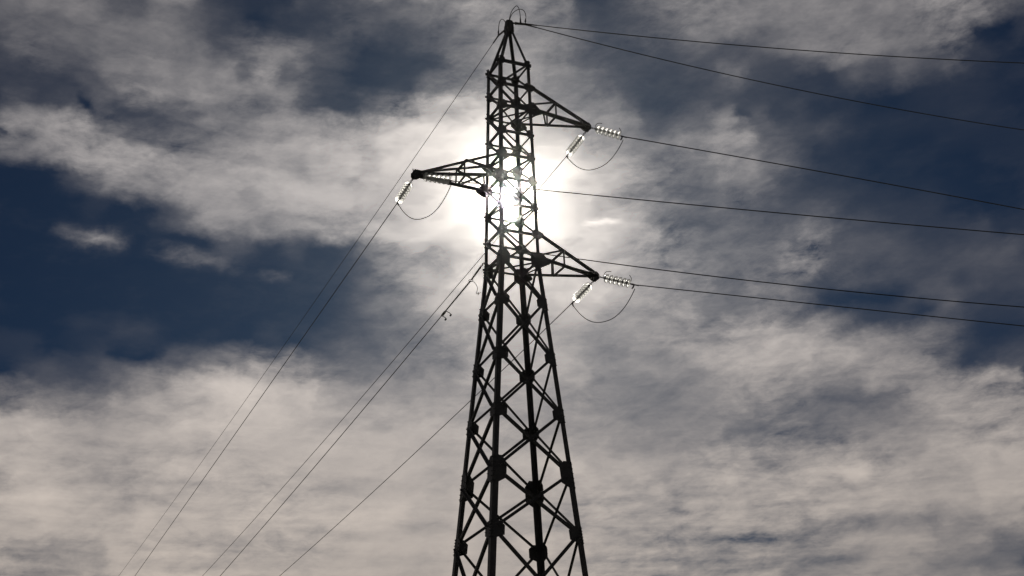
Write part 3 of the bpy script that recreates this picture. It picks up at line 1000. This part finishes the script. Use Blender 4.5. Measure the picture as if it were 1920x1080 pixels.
# jumper loops hanging under the arm tips
for lk, rk, sag, skew, label in (('Ul', 'Ur', 0.80, 0.30, 'jumper wire hanging in a loop under the tip of the top right arm'),
                                 ('Ml', 'Mr', 0.86, 0.30, 'jumper wire hanging in a loop under the left cross-arm'),
                                 ('Ll', 'Lr', 0.90, 0.30, 'jumper wire hanging in a loop under the tip of the lowest arm')):
    a = wire_point(lk, 0) - UP * 0.05
    b = wire_point(rk, 0) - UP * 0.14
    bm = bmesh.new()
    pts = []
    for i in range(33):
        t = i / 32
        s = 1 - abs(2 * t - 1) ** 2.3
        pts.append(a.lerp(b, t) - UP * sag * s)
    tube(bm, pts, 0.0135, 8)
    o = link('jumper_wire', bm, M_CABLE, smooth=True)
    tag(o, label, 'jumper wire', 'jumper loops under the arm tips')

# small earthing loops on the peak
top = APEX + UP * 0.02


def earth_loop(ctrl, label):
    bm = bmesh.new()
    path = smooth_path(ctrl, 8)
    tube(bm, path, 0.0135, 8)
    tube(bm, [ctrl[-1] - UP * 0.03, ctrl[-1] + UP * 0.05, ctrl[-1].lerp(ctrl[-2], 0.6)], [0.034, 0.032, 0.018], 8)
    o = link('earthing_loop', bm, M_CABLE, smooth=True)
    tag(o, label, 'earthing loop', 'earthing loops on the tower peak')


earth_loop([Vector((0.108, 40.020, 28.200)), Vector((0.125, 40.020, 28.360)), Vector((0.225, 40.020, 28.559)), Vector((0.433, 40.020, 28.698)), Vector((0.600, 40.020, 28.639)), Vector((0.670, 40.020, 28.416)), Vector((0.646, 40.020, 28.130))],
           'lower wider wire loop arching right from the tower peak')
earth_loop([Vector((0.090, 40.060, 28.200)), Vector((0.100, 40.060, 28.380)), Vector((0.170, 40.060, 28.631)), Vector((0.324, 40.070, 28.867)), Vector((0.416, 40.070, 28.809)), Vector((0.467, 40.080, 28.549)), Vector((0.480, 40.080, 28.170))],
           'taller narrower wire loop arching above the tower peak')
earth_loop([Vector((-0.061, 40.030, 28.198)), Vector((-0.116, 40.150, 28.367)), Vector((-0.192, 40.350, 28.513)), Vector((-0.261, 40.600, 28.559)), Vector((-0.294, 40.780, 28.456)), Vector((-0.307, 40.870, 28.270))],
           'small wire loop hooked over the left of the tower peak')

# ---------------------------------------------------------------- scattering volume added to imitate lens glare around the sun
bm = bmesh.new()
bmesh.ops.create_cube(bm, size=1.0)
for v in bm.verts:
    v.co = Vector((v.co.x * 6200, v.co.y * 6200, (v.co.z + 0.5) * 30.8 - 1.5))
m_glare = bpy.data.materials.new('lens_glare_haze')
m_glare.use_nodes = True
m_glare.node_tree.nodes.clear()
pv = N(m_glare.node_tree, 'ShaderNodeVolumePrincipled')
pv.inputs['Color'].default_value = (1.0, 0.96, 0.90, 1)
pv.inputs['Density'].default_value = 0.000078
pv.inputs['Anisotropy'].default_value = 0.994
mo = N(m_glare.node_tree, 'ShaderNodeOutputMaterial')
m_glare.node_tree.links.new(pv.outputs[0], mo.inputs['Volume'])
tag(link('glare_haze', bm, m_glare), kind='stuff')
